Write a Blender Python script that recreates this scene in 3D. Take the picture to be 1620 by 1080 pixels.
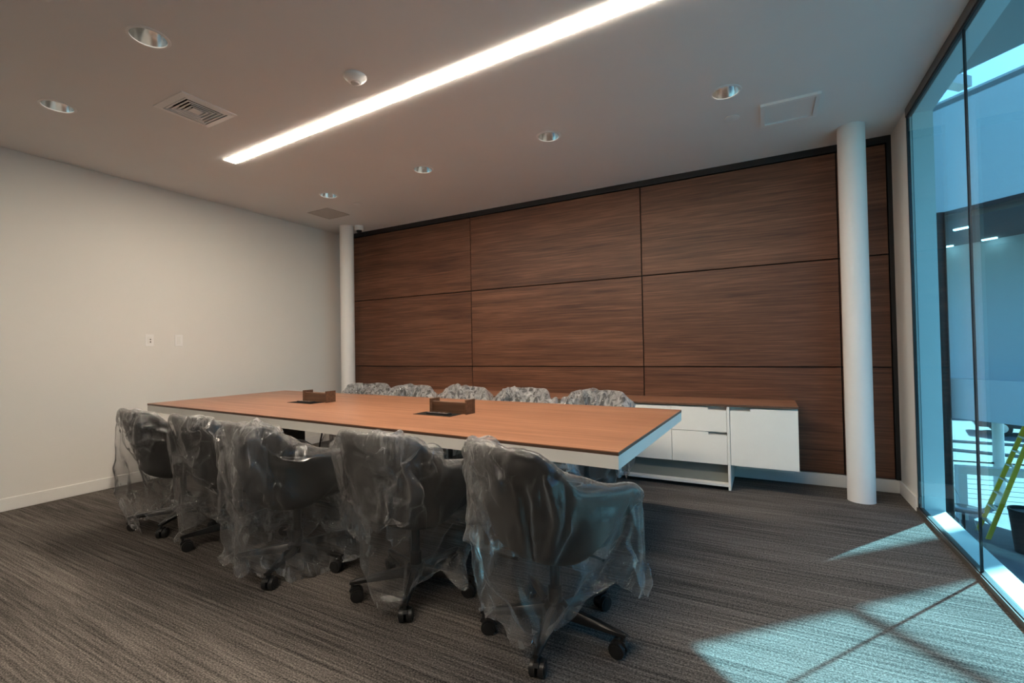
import bpy, bmesh, math, random
import numpy as np
from mathutils import Vector, Matrix
random.seed(7)
SC = bpy.context.scene
for o in list(bpy.data.objects):
    bpy.data.objects.remove(o)
COL = SC.collection
PI = math.pi

# ------------------------------------------------------------------ camera
cam_d = bpy.data.cameras.new('camera')
cam = bpy.data.objects.new('camera', cam_d)
COL.objects.link(cam)
cam_d.sensor_width = 36.0
cam_d.lens = 740.83 / 1620 * 36.0
cam_d.clip_start = 0.05
cam_d.clip_end = 300
YAW, PITCH, ROLL = .4952, .0166, -.0176
Fw = Vector((-math.sin(YAW) * math.cos(PITCH), math.cos(YAW) * math.cos(PITCH), math.sin(PITCH)))
Rt = Vector((math.cos(YAW), math.sin(YAW), 0))
Up = Rt.cross(Fw)
Rt = Rt * math.cos(ROLL) + Up * math.sin(ROLL)
Up = Rt.cross(Fw)
CAM = Vector((5.2309, -4.7087, 1.188))
cam.matrix_world = Matrix(((Rt.x, Up.x, -Fw.x, CAM.x), (Rt.y, Up.y, -Fw.y, CAM.y), (Rt.z, Up.z, -Fw.z, CAM.z), (0, 0, 0, 1)))
SC.camera = cam

# ------------------------------------------------------------------ world, sun, exposure
SUN_AZ = Vector((.571, .821, 0)).normalized()
SUN_EL = math.radians(47)
world = bpy.data.worlds.new('World')
SC.world = world
world.use_nodes = True
wn = world.node_tree.nodes
sky = wn.new('ShaderNodeTexSky')
sky.sky_type = 'NISHITA'
sky.sun_disc = False
sky.sun_elevation = SUN_EL
sky.sun_rotation = math.atan2(SUN_AZ.x, SUN_AZ.y)
world.node_tree.links.new(sky.outputs[0], wn['Background'].inputs[0])
wn['Background'].inputs[1].default_value = 0.38
sun_d = bpy.data.lights.new('sun', 'SUN')
sun_d.energy = 31.0
sun_d.angle = math.radians(0.6)
sun_d.color = (1.0, .95, .88)
sun = bpy.data.objects.new('sun', sun_d)
COL.objects.link(sun)
sdir = Vector((SUN_AZ.x * math.cos(SUN_EL), SUN_AZ.y * math.cos(SUN_EL), math.sin(SUN_EL)))
sun.rotation_euler = sdir.to_track_quat('Z', 'Y').to_euler()
sun.location = (12, 8, 12)
STRIP_POWER = 102.0
vs = SC.view_settings
vs.view_transform = 'Standard'
vs.look = 'None'
vs.gamma = 1
vs.use_curve_mapping = False
vs.exposure = 0.0
SC.cycles.transparent_max_bounces = 32

# ------------------------------------------------------------------ helpers
def link(o):
    COL.objects.link(o)
    return o

def tag(o, label=None, cat=None, group=None, kind=None):
    if label: o['label'] = label
    if cat: o['category'] = cat
    if group: o['group'] = group
    if kind: o['kind'] = kind
    return o

def empty(name, loc=(0, 0, 0), rz=0.0):
    o = bpy.data.objects.new(name, None)
    o.location = loc
    o.rotation_euler = (0, 0, rz)
    o.empty_display_size = .1
    return link(o)

def obj(name, bm, mat, parent=None, smooth=False, loc=None, angle=40):
    """links a bmesh as one mesh object"""
    bmesh.ops.recalc_face_normals(bm, faces=bm.faces[:])
    me = bpy.data.meshes.new(name)
    bm.to_mesh(me)
    bm.free()
    me.materials.append(mat)
    if smooth:
        me.shade_smooth()
        if angle < 180:
            me.set_sharp_from_angle(angle=math.radians(angle))
    o = bpy.data.objects.new(name, me)
    link(o)
    if parent: o.parent = parent
    if loc: o.location = loc
    return o

def inst(src, parent=None, loc=None, rot=None):
    c = src.copy()
    link(c)
    c.parent = parent
    if loc is not None: c.location = loc
    if rot is not None: c.rotation_euler = rot
    return c

def copy_tree(o, parent=None):
    c = o.copy()
    link(c)
    c.parent = parent
    for ch in list(o.children):
        copy_tree(ch, c)
    return c

def box(bm, x0, x1, y0, y1, z0, z1, bev=0.0, seg=1):
    ps = [(x0, y0, z0), (x1, y0, z0), (x1, y1, z0), (x0, y1, z0), (x0, y0, z1), (x1, y0, z1), (x1, y1, z1), (x0, y1, z1)]
    v = [bm.verts.new(p) for p in ps]
    fs = [bm.faces.new([v[i] for i in q]) for q in ((0, 3, 2, 1), (4, 5, 6, 7), (0, 1, 5, 4), (1, 2, 6, 5), (2, 3, 7, 6), (3, 0, 4, 7))]
    if bev:
        es = set()
        for f in fs: es.update(f.edges)
        bmesh.ops.bevel(bm, geom=list(es), offset=bev, segments=seg, affect='EDGES', profile=.5)
    return v

def bbox(x0, x1, y0, y1, z0, z1, bev=0.0, seg=1):
    bm = bmesh.new()
    box(bm, x0, x1, y0, y1, z0, z1, bev, seg)
    return bm

def prism(bm, poly, z0, z1):
    """vertical prism over a plan polygon"""
    a = [bm.verts.new((p[0], p[1], z0)) for p in poly]
    b = [bm.verts.new((p[0], p[1], z1)) for p in poly]
    n = len(poly)
    bm.faces.new(a[::-1]); bm.faces.new(b)
    for i in range(n):
        bm.faces.new((a[i], a[(i + 1) % n], b[(i + 1) % n], b[i]))

def extrude_xz(bm, poly, y0, y1):
    """prism along Y over a polygon in XZ"""
    a = [bm.verts.new((p[0], y0, p[1])) for p in poly]
    b = [bm.verts.new((p[0], y1, p[1])) for p in poly]
    n = len(poly)
    bm.faces.new(a); bm.faces.new(b[::-1])
    for i in range(n):
        bm.faces.new((a[i], b[i], b[(i + 1) % n], a[(i + 1) % n]))

def tube(bm, pts, r, n=10, caps=True):
    pts = [Vector(p) for p in pts]
    rs = r if isinstance(r, (list, tuple)) else [r] * len(pts)
    rings = []
    up = Vector((0, 0, 1))
    for i, p in enumerate(pts):
        t = (pts[min(i + 1, len(pts) - 1)] - pts[max(i - 1, 0)]).normalized()
        ref = up if abs(t.dot(up)) < .95 else Vector((1, 0, 0))
        u = t.cross(ref).normalized()
        w = u.cross(t)
        rings.append([bm.verts.new(p + (u * math.cos(2 * PI * k / n) + w * math.sin(2 * PI * k / n)) * rs[i]) for k in range(n)])
    for a, b in zip(rings, rings[1:]):
        for k in range(n):
            bm.faces.new((a[k], a[(k + 1) % n], b[(k + 1) % n], b[k]))
    if caps:
        bm.faces.new(rings[0][::-1]); bm.faces.new(rings[-1])

def lathe(bm, prof, n=24, cx=0, cy=0, cap0=False, cap1=False):
    rings = []
    for r, z in prof:
        rings.append([bm.verts.new((cx + r * math.cos(2 * PI * k / n), cy + r * math.sin(2 * PI * k / n), z)) for k in range(n)])
    for a, b in zip(rings, rings[1:]):
        for k in range(n):
            bm.faces.new((a[k], a[(k + 1) % n], b[(k + 1) % n], b[k]))
    if cap0: bm.faces.new(rings[0][::-1])
    if cap1: bm.faces.new(rings[-1])

def sstep(a, b, x):
    t = min(1, max(0, (x - a) / (b - a)))
    return t * t * (3 - 2 * t)

# ------------------------------------------------------------------ materials
def nodes(name):
    m = bpy.data.materials.new(name)
    m.use_nodes = True
    nt = m.node_tree
    return m, nt, nt.nodes['Principled BSDF']

def plain(name, col, rough=.6, metal=0.0, noise=0.0, nscale=8.0, bump=0.0, bscale=200.0, spec=.5):
    m, nt, p = nodes(name)
    p.inputs['Base Color'].default_value = (*col, 1)
    p.inputs['Roughness'].default_value = rough
    p.inputs['Metallic'].default_value = metal
    p.inputs['Specular IOR Level'].default_value = spec
    tc = nt.nodes.new('ShaderNodeTexCoord')
    if noise:
        nz = nt.nodes.new('ShaderNodeTexNoise')
        nz.inputs['Scale'].default_value = nscale
        nz.inputs['Detail'].default_value = 4
        nt.links.new(tc.outputs['Object'], nz.inputs['Vector'])
        cr = nt.nodes.new('ShaderNodeValToRGB')
        cr.color_ramp.elements[0].position = .3
        cr.color_ramp.elements[1].position = .7
        cr.color_ramp.elements[0].color = (*[c * (1 - noise) for c in col], 1)
        cr.color_ramp.elements[1].color = (*[min(1, c * (1 + noise)) for c in col], 1)
        nt.links.new(nz.outputs['Fac'], cr.inputs[0])
        nt.links.new(cr.outputs[0], p.inputs['Base Color'])
    if bump:
        nb = nt.nodes.new('ShaderNodeTexNoise')
        nb.inputs['Scale'].default_value = bscale
        nb.inputs['Detail'].default_value = 3
        nt.links.new(tc.outputs['Object'], nb.inputs['Vector'])
        bp = nt.nodes.new('ShaderNodeBump')
        bp.inputs['Strength'].default_value = bump
        bp.inputs['Distance'].default_value = .004
        nt.links.new(nb.outputs['Fac'], bp.inputs['Height'])
        nt.links.new(bp.outputs[0], p.inputs['Normal'])
    return m

def wood(name, dark, mid, light, rough=.38, fine=70.0, coarse=9.0):
    """veneer with the grain along local X"""
    m, nt, p = nodes(name)
    L = nt.links.new
    tc = nt.nodes.new('ShaderNodeTexCoord')
    oi = nt.nodes.new('ShaderNodeObjectInfo')
    mul = nt.nodes.new('ShaderNodeVectorMath'); mul.operation = 'SCALE'
    cmb = nt.nodes.new('ShaderNodeCombineXYZ')
    for i in range(3): L(oi.outputs['Random'], cmb.inputs[i])
    L(cmb.outputs[0], mul.inputs[0]); mul.inputs['Scale'].default_value = 37.0
    add = nt.nodes.new('ShaderNodeVectorMath'); add.operation = 'ADD'
    L(tc.outputs['Object'], add.inputs[0]); L(mul.outputs[0], add.inputs[1])
    def streak(sx, sc, det, dist):
        mp = nt.nodes.new('ShaderNodeMapping')
        mp.inputs['Scale'].default_value = (sx, sc, sc)
        L(add.outputs[0], mp.inputs[0])
        nz = nt.nodes.new('ShaderNodeTexNoise')
        nz.inputs['Scale'].default_value = 1.0
        nz.inputs['Detail'].default_value = det
        nz.inputs['Roughness'].default_value = .6
        nz.inputs['Distortion'].default_value = dist
        L(mp.outputs[0], nz.inputs['Vector'])
        return nz.outputs['Fac']
    a = streak(2.0, fine, 6, .4)
    b = streak(.55, coarse, 4, 1.1)
    c = streak(6.0, fine * 3.2, 2, 0)
    mx = nt.nodes.new('ShaderNodeMath'); mx.operation = 'MULTIPLY_ADD'
    L(a, mx.inputs[0]); mx.inputs[1].default_value = .50
    m2 = nt.nodes.new('ShaderNodeMath'); m2.operation = 'MULTIPLY_ADD'
    L(b, m2.inputs[0]); m2.inputs[1].default_value = .38
    m3 = nt.nodes.new('ShaderNodeMath'); m3.operation = 'MULTIPLY'
    L(c, m3.inputs[0]); m3.inputs[1].default_value = .12
    L(m3.outputs[0], m2.inputs[2]); L(m2.outputs[0], mx.inputs[2])
    cr = nt.nodes.new('ShaderNodeValToRGB')
    e = cr.color_ramp.elements
    e[0].position = .38; e[0].color = (*dark, 1)
    e[1].position = .62; e[1].color = (*light, 1)
    k = e.new(.5); k.color = (*mid, 1)
    L(mx.outputs[0], cr.inputs[0])
    L(cr.outputs[0], p.inputs['Base Color'])
    p.inputs['Roughness'].default_value = rough
    bp = nt.nodes.new('ShaderNodeBump')
    bp.inputs['Strength'].default_value = .12
    bp.inputs['Distance'].default_value = .002
    L(a, bp.inputs['Height']); L(bp.outputs[0], p.inputs['Normal'])
    return m

def carpet_mat():
    m, nt, p = nodes('carpet')
    L = nt.links.new
    tc = nt.nodes.new('ShaderNodeTexCoord')
    def nz(scale, det, rough=.6):
        mp = nt.nodes.new('ShaderNodeMapping')
        mp.inputs['Scale'].default_value = scale
        L(tc.outputs['Object'], mp.inputs[0])
        n = nt.nodes.new('ShaderNodeTexNoise')
        n.inputs['Scale'].default_value = 1
        n.inputs['Detail'].default_value = det
        n.inputs['Roughness'].default_value = rough
        L(mp.outputs[0], n.inputs['Vector'])
        return n.outputs['Fac']
    streak = nz((1.3, 75, 1), 3, .75)
    loops = nz((130, 170, 130), 2, .7)
    broad = nz((.5, 4.0, 1), 2)
    def madd(a, k, b):
        q = nt.nodes.new('ShaderNodeMath'); q.operation = 'MULTIPLY_ADD'
        L(a, q.inputs[0]); q.inputs[1].default_value = k
        if b is None: q.inputs[2].default_value = 0
        else: L(b, q.inputs[2])
        return q.outputs[0]
    s = madd(broad, .12, madd(loops, .50, madd(streak, .38, None)))
    cr = nt.nodes.new('ShaderNodeValToRGB')
    e = cr.color_ramp.elements
    e[0].position = .39; e[0].color = (.020, .018, .017, 1)
    e[1].position = .63; e[1].color = (.25, .222, .20, 1)
    k = e.new(.5); k.color = (.095, .085, .077, 1)
    L(s, cr.inputs[0]); L(cr.outputs[0], p.inputs['Base Color'])
    p.inputs['Roughness'].default_value = 1.0
    p.inputs['Specular IOR Level'].default_value = .1
    bp = nt.nodes.new('ShaderNodeBump')
    bp.inputs['Strength'].default_value = .7
    bp.inputs['Distance'].default_value = .006
    L(s, bp.inputs['Height']); L(bp.outputs[0], p.inputs['Normal'])
    return m

def glass_mat(name, tint, ior=1.5, boost=1.0, rough=0.0):
    """one face of a pane: tinted clear film that reflects by Fresnel"""
    m = bpy.data.materials.new(name)
    m.use_nodes = True
    nt = m.node_tree
    nt.nodes.remove(nt.nodes['Principled BSDF'])
    out = nt.nodes['Material Output']
    tr = nt.nodes.new('ShaderNodeBsdfTransparent')
    tr.inputs[0].default_value = (*tint, 1)
    gl = nt.nodes.new('ShaderNodeBsdfGlossy')
    gl.inputs['Roughness'].default_value = rough
    gl.inputs['Color'].default_value = (1, 1, 1, 1)
    fr = nt.nodes.new('ShaderNodeFresnel')
    fr.inputs['IOR'].default_value = ior
    mul = nt.nodes.new('ShaderNodeMath'); mul.operation = 'MULTIPLY'; mul.use_clamp = True
    mul.inputs[1].default_value = boost
    mx = nt.nodes.new('ShaderNodeMixShader')
    # a thin pane: the far face reflects like the near one
    geo = nt.nodes.new('ShaderNodeNewGeometry')
    ii = nt.nodes.new('ShaderNodeMapRange')
    ii.inputs['To Min'].default_value = ior; ii.inputs['To Max'].default_value = 1 / ior
    nt.links.new(geo.outputs['Backfacing'], ii.inputs['Value'])
    nt.links.new(ii.outputs[0], fr.inputs['IOR'])
    L = nt.links.new
    L(fr.outputs[0], mul.inputs[0]); L(mul.outputs[0], mx.inputs[0])
    L(tr.outputs[0], mx.inputs[1]); L(gl.outputs[0], mx.inputs[2])
    L(mx.outputs[0], out.inputs[0])
    return m

def film_mat():
    """thin clear polythene: clear, slightly milky, glossy on its creases"""
    m = bpy.data.materials.new('clear_plastic_film')
    m.use_nodes = True
    nt = m.node_tree
    L = nt.links.new
    nt.nodes.remove(nt.nodes['Principled BSDF'])
    out = nt.nodes['Material Output']
    tc = nt.nodes.new('ShaderNodeTexCoord')
    n1 = nt.nodes.new('ShaderNodeTexNoise')
    n1.inputs['Scale'].default_value = 14; n1.inputs['Detail'].default_value = 5
    n1.inputs['Roughness'].default_value = .55; n1.inputs['Distortion'].default_value = 1.2
    st_ = nt.nodes.new('ShaderNodeMapping'); st_.inputs['Scale'].default_value = (1.4, 1.4, .42)
    L(tc.outputs['Object'], st_.inputs[0])
    L(st_.outputs[0], n1.inputs['Vector'])
    bp = nt.nodes.new('ShaderNodeBump')
    bp.inputs['Strength'].default_value = .35; bp.inputs['Distance'].default_value = .02
    vo = nt.nodes.new('ShaderNodeTexVoronoi')
    vo.inputs['Scale'].default_value = 17
    nd = nt.nodes.new('ShaderNodeVectorMath'); nd.operation = 'MULTIPLY_ADD'
    nd.inputs[1].default_value = (.12, .12, .12)
    L(n1.outputs['Color'], nd.inputs[0]); L(tc.outputs['Object'], nd.inputs[2])
    L(nd.outputs[0], vo.inputs['Vector'])
    hh = nt.nodes.new('ShaderNodeMath'); hh.operation = 'MULTIPLY_ADD'; hh.inputs[1].default_value = .3
    L(vo.outputs['Distance'], hh.inputs[0]); L(n1.outputs['Fac'], hh.inputs[2])
    L(hh.outputs[0], bp.inputs['Height'])
    tr = nt.nodes.new('ShaderNodeBsdfTransparent'); tr.inputs[0].default_value = (.97, .97, .97, 1)
    gl = nt.nodes.new('ShaderNodeBsdfGlossy'); gl.inputs['Roughness'].default_value = .07
    gl.inputs['Color'].default_value = (1, 1, 1, 1)
    L(bp.outputs[0], gl.inputs['Normal'])
    df = nt.nodes.new('ShaderNodeBsdfDiffuse'); df.inputs[0].default_value = (.9, .9, .9, 1)
    tl = nt.nodes.new('ShaderNodeBsdfTranslucent'); tl.inputs[0].default_value = (.9, .9, .9, 1)
    hz = nt.nodes.new('ShaderNodeMixShader'); hz.inputs[0].default_value = .5
    L(df.outputs[0], hz.inputs[1]); L(tl.outputs[0], hz.inputs[2])
    lw = nt.nodes.new('ShaderNodeLayerWeight'); lw.inputs['Blend'].default_value = .1
    lg = nt.nodes.new('ShaderNodeLayerWeight'); lg.inputs['Blend'].default_value = .2
    L(bp.outputs[0], lg.inputs['Normal'])
    # milky share grows where the film is seen edge-on
    mh = nt.nodes.new('ShaderNodeMapRange')
    mh.inputs['To Min'].default_value = .02; mh.inputs['To Max'].default_value = .85
    L(lw.outputs['Facing'], mh.inputs['Value'])
    # crumpled, doubled-over film (hem and gathered top) is milkier and more creased
    ca_ = nt.nodes.new('ShaderNodeAttribute'); ca_.attribute_name = 'crumple'
    n4 = nt.nodes.new('ShaderNodeTexNoise'); n4.inputs['Scale'].default_value = 9; n4.inputs['Detail'].default_value = 6
    sm_ = nt.nodes.new('ShaderNodeMapping'); sm_.inputs['Scale'].default_value = (2.6, 2.6, .7)
    L(tc.outputs['Object'], sm_.inputs[0]); L(sm_.outputs[0], n4.inputs['Vector'])
    n4.inputs['Distortion'].default_value = 1.0
    nr_ = nt.nodes.new('ShaderNodeMapRange')
    nr_.inputs['From Min'].default_value = .38; nr_.inputs['From Max'].default_value = .68
    nr_.inputs['To Min'].default_value = .06; nr_.inputs['To Max'].default_value = .42
    L(n4.outputs['Fac'], nr_.inputs['Value'])
    mm_ = nt.nodes.new('ShaderNodeMath'); mm_.operation = 'MULTIPLY'
    L(nr_.outputs[0], mm_.inputs[0]); L(ca_.outputs['Fac'], mm_.inputs[1])
    L(mm_.outputs[0], mh.inputs['To Min'])
    ad_ = nt.nodes.new('ShaderNodeMath'); ad_.operation = 'ADD'; ad_.inputs[1].default_value = .012
    L(mm_.outputs[0], ad_.inputs[0]); L(ad_.outputs[0], mh.inputs['To Min'])
    bs_ = nt.nodes.new('ShaderNodeMath'); bs_.operation = 'MULTIPLY_ADD'
    bs_.inputs[1].default_value = 1.1; bs_.inputs[2].default_value = .28
    L(ca_.outputs['Fac'], bs_.inputs[0]); L(bs_.outputs[0], bp.inputs['Strength'])
    mg = nt.nodes.new('ShaderNodeMapRange')
    mg.inputs['To Min'].default_value = .03; mg.inputs['To Max'].default_value = .9
    L(lg.outputs['Fresnel'], mg.inputs['Value'])
    m1 = nt.nodes.new('ShaderNodeMixShader'); L(mh.outputs[0], m1.inputs[0])
    L(tr.outputs[0], m1.inputs[1]); L(hz.outputs[0], m1.inputs[2])
    m2 = nt.nodes.new('ShaderNodeMixShader'); L(mg.outputs[0], m2.inputs[0])
    L(m1.outputs[0], m2.inputs[1]); L(gl.outputs[0], m2.inputs[2])
    L(m2.outputs[0], out.inputs[0])
    return m

def emit_mat(name, col, strength):
    m, nt, p = nodes(name)
    p.inputs['Base Color'].default_value = (.9, .9, .9, 1)
    p.inputs['Emission Color'].default_value = (*col, 1)
    p.inputs['Emission Strength'].default_value = strength
    return m

M = {}
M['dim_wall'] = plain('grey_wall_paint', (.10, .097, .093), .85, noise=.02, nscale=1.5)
M['wall'] = plain('wall_paint', (.72, .70, .665), .85, noise=.015, nscale=1.5, bump=.05, bscale=350)
M['ceiling'] = plain('ceiling_paint', (.76, .75, .735), .9, noise=.015, nscale=1.5, bump=.05, bscale=350)
M['white'] = plain('white_trim_paint', (.76, .75, .72), .5, noise=.01)
M['column'] = plain('column_paint', (.74, .73, .71), .55, noise=.01)
M['lacquer'] = plain('white_lacquer', (.86, .84, .785), .35, noise=.01)
M['black'] = plain('black_trim', (.008, .008, .009), .5, noise=.1)
M['gap'] = plain('shadow_gap', (.012, .008, .006), .8, noise=.1)
M['frame'] = plain('dark_window_frame', (.014, .013, .013), .4, metal=.3, noise=.1)
M['bronze'] = plain('bronze_window_rail', (.10, .088, .078), .45, metal=.2, noise=.1)
M['carpet'] = carpet_mat()
M['walnut'] = wood('walnut_panel_veneer', (.058, .019, .009), (.120, .046, .022), (.198, .085, .045), .5)
M['table_wood'] = wood('table_top_veneer', (.215, .092, .048), (.315, .146, .081), (.41, .205, .122), .36, fine=48, coarse=8)
M['edge'] = plain('table_edge_band', (.10, .052, .032), .5, noise=.15, nscale=40)
M['box_wood'] = wood('power_box_wood', (.06, .028, .014), (.10, .05, .026), (.15, .075, .04), .4)
M['fabric'] = plain('charcoal_upholstery', (.021, .0195, .0185), .8, noise=.2, nscale=300, bump=.25, bscale=600, spec=.3)
M['blackmetal'] = plain('black_chair_base', (.012, .012, .012), .33, noise=.1)
M['rubber'] = plain('black_caster_nylon', (.015, .015, .015), .4, noise=.1)
M['steel'] = plain('spun_aluminium', (.90, .90, .88), .2, metal=1.0, noise=.05, nscale=30)
M['lamp'] = emit_mat('frosted_lamp', (1.0, .93, .82), 5.0)
M['plastic'] = plain('white_plastic', (.81, .80, .785), .4, noise=.01)
M['darkhole'] = plain('dark_hole', (.012, .011, .010), .9, noise=.1, spec=.1)
M['grille'] = plain('grey_grille', (.50, .47, .44), .8, noise=.03, bump=.2, bscale=500)
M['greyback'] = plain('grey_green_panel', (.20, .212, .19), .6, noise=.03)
M['strip'] = emit_mat('light_strip_diffuser', (1.0, .86, .70), STRIP_POWER)
M['glass'] = glass_mat('tinted_window_glass', (.46, .775, .885), 1.45, .55)
M['film'] = film_mat()

# ------------------------------------------------------------------ room shell
H = 2.844
W = 6.15
YB = -9.6
GS = -.46           # where the glass starts on the right-hand wall
o = obj('floor', bbox(-.12, W + .02, YB - .1, .05, -.12, 0), M['carpet']); tag(o, kind='structure')
tag(o, 'dark grey-brown carpet with fine streaks across the room', None)
o = obj('wall_left', bbox(-.12, 0, YB - .1, .15, 0, H + .1), M['wall']); tag(o, kind='structure')
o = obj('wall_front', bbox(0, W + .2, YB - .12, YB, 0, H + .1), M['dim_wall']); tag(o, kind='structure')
wb = obj('wall_back', bbox(0, W + .2, .032, .18, 0, H + .1), M['black']); tag(wb, kind='structure')
wr = bmesh.new()
box(wr, W, W + .03, GS, .032, 0, H)
o = obj('wall_right', wr, M['wall']); tag(o, kind='structure')

# walnut panels, each a board of its own in front of the black backing
XS = [.03, 2.1416, 4.169, 5.787, 6.118]
ZS = [.104, .992, 1.894, 2.782]
G = .005
for i in range(4):
    for j in range(3):
        x0, x1, z0, z1 = XS[i] + G, XS[i + 1] - G, ZS[j] + G, ZS[j + 1] - G
        cx, cz = (x0 + x1) / 2, (z0 + z1) / 2
        obj('wood_panel', bbox(-(x1 - x0) / 2, (x1 - x0) / 2, 0, .02, -(z1 - z0) / 2, (z1 - z0) / 2, .0015), M['walnut'], wb, loc=(cx, 0, cz))
tb = bmesh.new()
box(tb, .0, W, -.004, .031, 2.787, H)
box(tb, 6.121, W, -.004, .031, .1, 2.787)
o = obj('trim_1', tb, M['black']); tag(o, kind='structure')
o = obj('baseboard_back', bbox(0.02, W, -.012, .031, 0, .1, .003), M['white']); tag(o, kind='structure')
o = obj('baseboard_left', bbox(0, .014, YB, 0, 0, .1, .003), M['white']); tag(o, kind='structure')
o = obj('baseboard_right', bbox(W - .014, W, GS + .005, -.014, 0, .1, .003), M['white']); tag(o, kind='structure')

# ceiling with round openings for the downlights and square ones for the air diffusers
DL = [(2.445, -3.473), (1.159, -3.425), (1.219, -1.292), (2.518, -1.341), (3.781, -1.363), (5.043, -1.357)]
DR = .083
VENTS = [(1.875, -2.945), (2.51, -4.0)]
VH = .145
cb = bmesh.new()
def loop(pts):
    vv = [cb.verts.new((p[0], p[1], 0)) for p in pts]
    for a, b in zip(vv, vv[1:] + vv[:1]): cb.edges.new((a, b))
loop([(-.12, YB - .1), (W + .16, YB - .1), (W + .16, .15), (-.12, .15)])
for x, y in DL:
    loop([(x + DR * math.cos(2 * PI * k / 32), y + DR * math.sin(2 * PI * k / 32)) for k in range(32)])
for x, y in VENTS:
    loop([(x - VH, y - VH), (x + VH, y - VH), (x + VH, y + VH), (x - VH, y + VH)])
bmesh.ops.triangle_fill(cb, use_beauty=True, use_dissolve=False, edges=cb.edges[:])
o = obj('ceiling', cb, M['ceiling'], loc=(0, 0, H)); tag(o, kind='structure')
o = obj('ceiling_slab', bbox(-.12, W + .16, YB - .1, .18, H + .3, H + .42), M['darkhole']); tag(o, kind='structure')
o.name = 'trim_2'

# ------------------------------------------------------------------ window wall
w1 = empty('window_1', (W, 0, 0)); tag(w1, 'tall blue-tinted glass wall with thin black frame', kind='structure')
ZG0, ZG1 = .03, 2.785
YG = -3.7          # the glass ends beside the camera, plain wall beyond
fb = bmesh.new()
box(fb, -.006, .03, YG, GS, ZG1, H)             # head
box(fb, -.010, .03, YG, GS, 0, ZG0)             # bottom rail
obj('window_frame', fb, M['bronze'], w1)
fb = bmesh.new()
box(fb, -.002, .016, YG, GS, ZG1 - .012, ZG1)
box(fb, -.002, .016, YG, GS, ZG0, ZG0 + .006)
box(fb, -.002, .016, GS - .012, GS, ZG0, ZG1)
obj('gasket', fb, M['black'], w1)
JY = [GS - .012, -1.53, -2.6, YG]
for a, b in zip(JY, JY[1:]):
    obj('pane', bbox(.003, .013, b + .003, a - .003, ZG0 + .004, ZG1 - .01), M['glass'], w1)
for y in JY[1:-1]:
    obj('mullion', bbox(.001, .013, y - .003, y + .003, ZG0, ZG1), M['black'], w1)
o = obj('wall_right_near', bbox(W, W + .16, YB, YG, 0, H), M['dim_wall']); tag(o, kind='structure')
M['reveal'] = plain('white_reveal_panel', (.80, .80, .79), .45, noise=.01)
obj('sill', bbox(.03, .145, YG, GS, -.35, .024, .003), M['reveal'], w1)
obj('jamb', bbox(.032, .145, GS - .004, .2, -.35, 3.1), M['reveal'], w1)
obj('head_panel', bbox(.03, .145, YG, GS, 2.80, 3.1), M['reveal'], w1)

# ------------------------------------------------------------------ columns
def column(x, y, r, label):
    bm = bmesh.new()
    lathe(bm, [(r + .001, 0), (r, .004), (r, H - .002), (r, H)], 48)
    o = obj('round_column', bm, M['column'], None, True, loc=(x, y, 0))
    tag(o, label, 'column')
column(5.845, -.338, .0885, 'white round column in front of the walnut wall near the glass')
column(.415, -.325, .0885, 'white round column in the far left corner beside the plain wall')

# ------------------------------------------------------------------ ceiling fixtures
# long light strips: the one in view and its twin over the camera side of the room
def light_strip(x, y, rz, LS, label):
    sl = empty('light_strip', (x, y, H), rz)
    tag(sl, label, 'ceiling light', 'linear ceiling light strips')
    obj('diffuser', bbox(0, LS, -.047, .047, -.005, -.001), M['strip'], sl)
    tb = bmesh.new()
    for a, b, c, d in ((-.004, LS + .004, -.051, -.047), (-.004, LS + .004, .047, .051), (-.004, 0, -.047, .047), (LS, LS + .004, -.047, .047)):
        box(tb, a, b, c, d, -.002, -.001)
    obj('trim_edge', tb, M['plastic'], sl)
light_strip(1.227, -2.331, math.atan2(-.138, 3.503), 4.0, 'long glowing white light strip set into the ceiling above the table')
light_strip(2.7, -5.5, math.atan2(-.138, 3.503), 2.6, 'second light strip in the ceiling, behind the camera')

names = ['largest in view, top left of the ceiling', 'at the far left of the ceiling near the plain wall', 'by the far left corner, beside the grey square grille',
         'second from the left, along the wood wall', 'third from the left, along the wood wall',
         'nearest the square access hatch']
dl0 = None
for k, (x, y) in enumerate(DL):
    if dl0 is None:
        r = empty('downlight', (x, y, H))
        bm = bmesh.new()
        lathe(bm, [(DR, .0), (DR * .96, .02), (DR * .86, .05), (DR * .72, .075), (DR * .6, .09)], 40)
        obj('reflector', bm, M['steel'], r, True)
        bm = bmesh.new()
        lathe(bm, [(DR - .002, .001), (DR - .002, -.004), (DR + .011, -.003), (DR + .013, .0)], 40)
        obj('trim_ring', bm, M['plastic'], r, True)
        bm = bmesh.new()
        lathe(bm, [(DR * .6, .09), (DR * .3, .084), (.004, .082)], 32, cap1=True)
        obj('lamp', bm, M['lamp'], r, True)
        dl0 = r
    else:
        r = copy_tree(dl0)
        r.location = (x, y, H)
    tag(r, 'round recessed silver downlight ' + names[k], 'downlight', 'recessed ceiling downlights')

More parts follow.
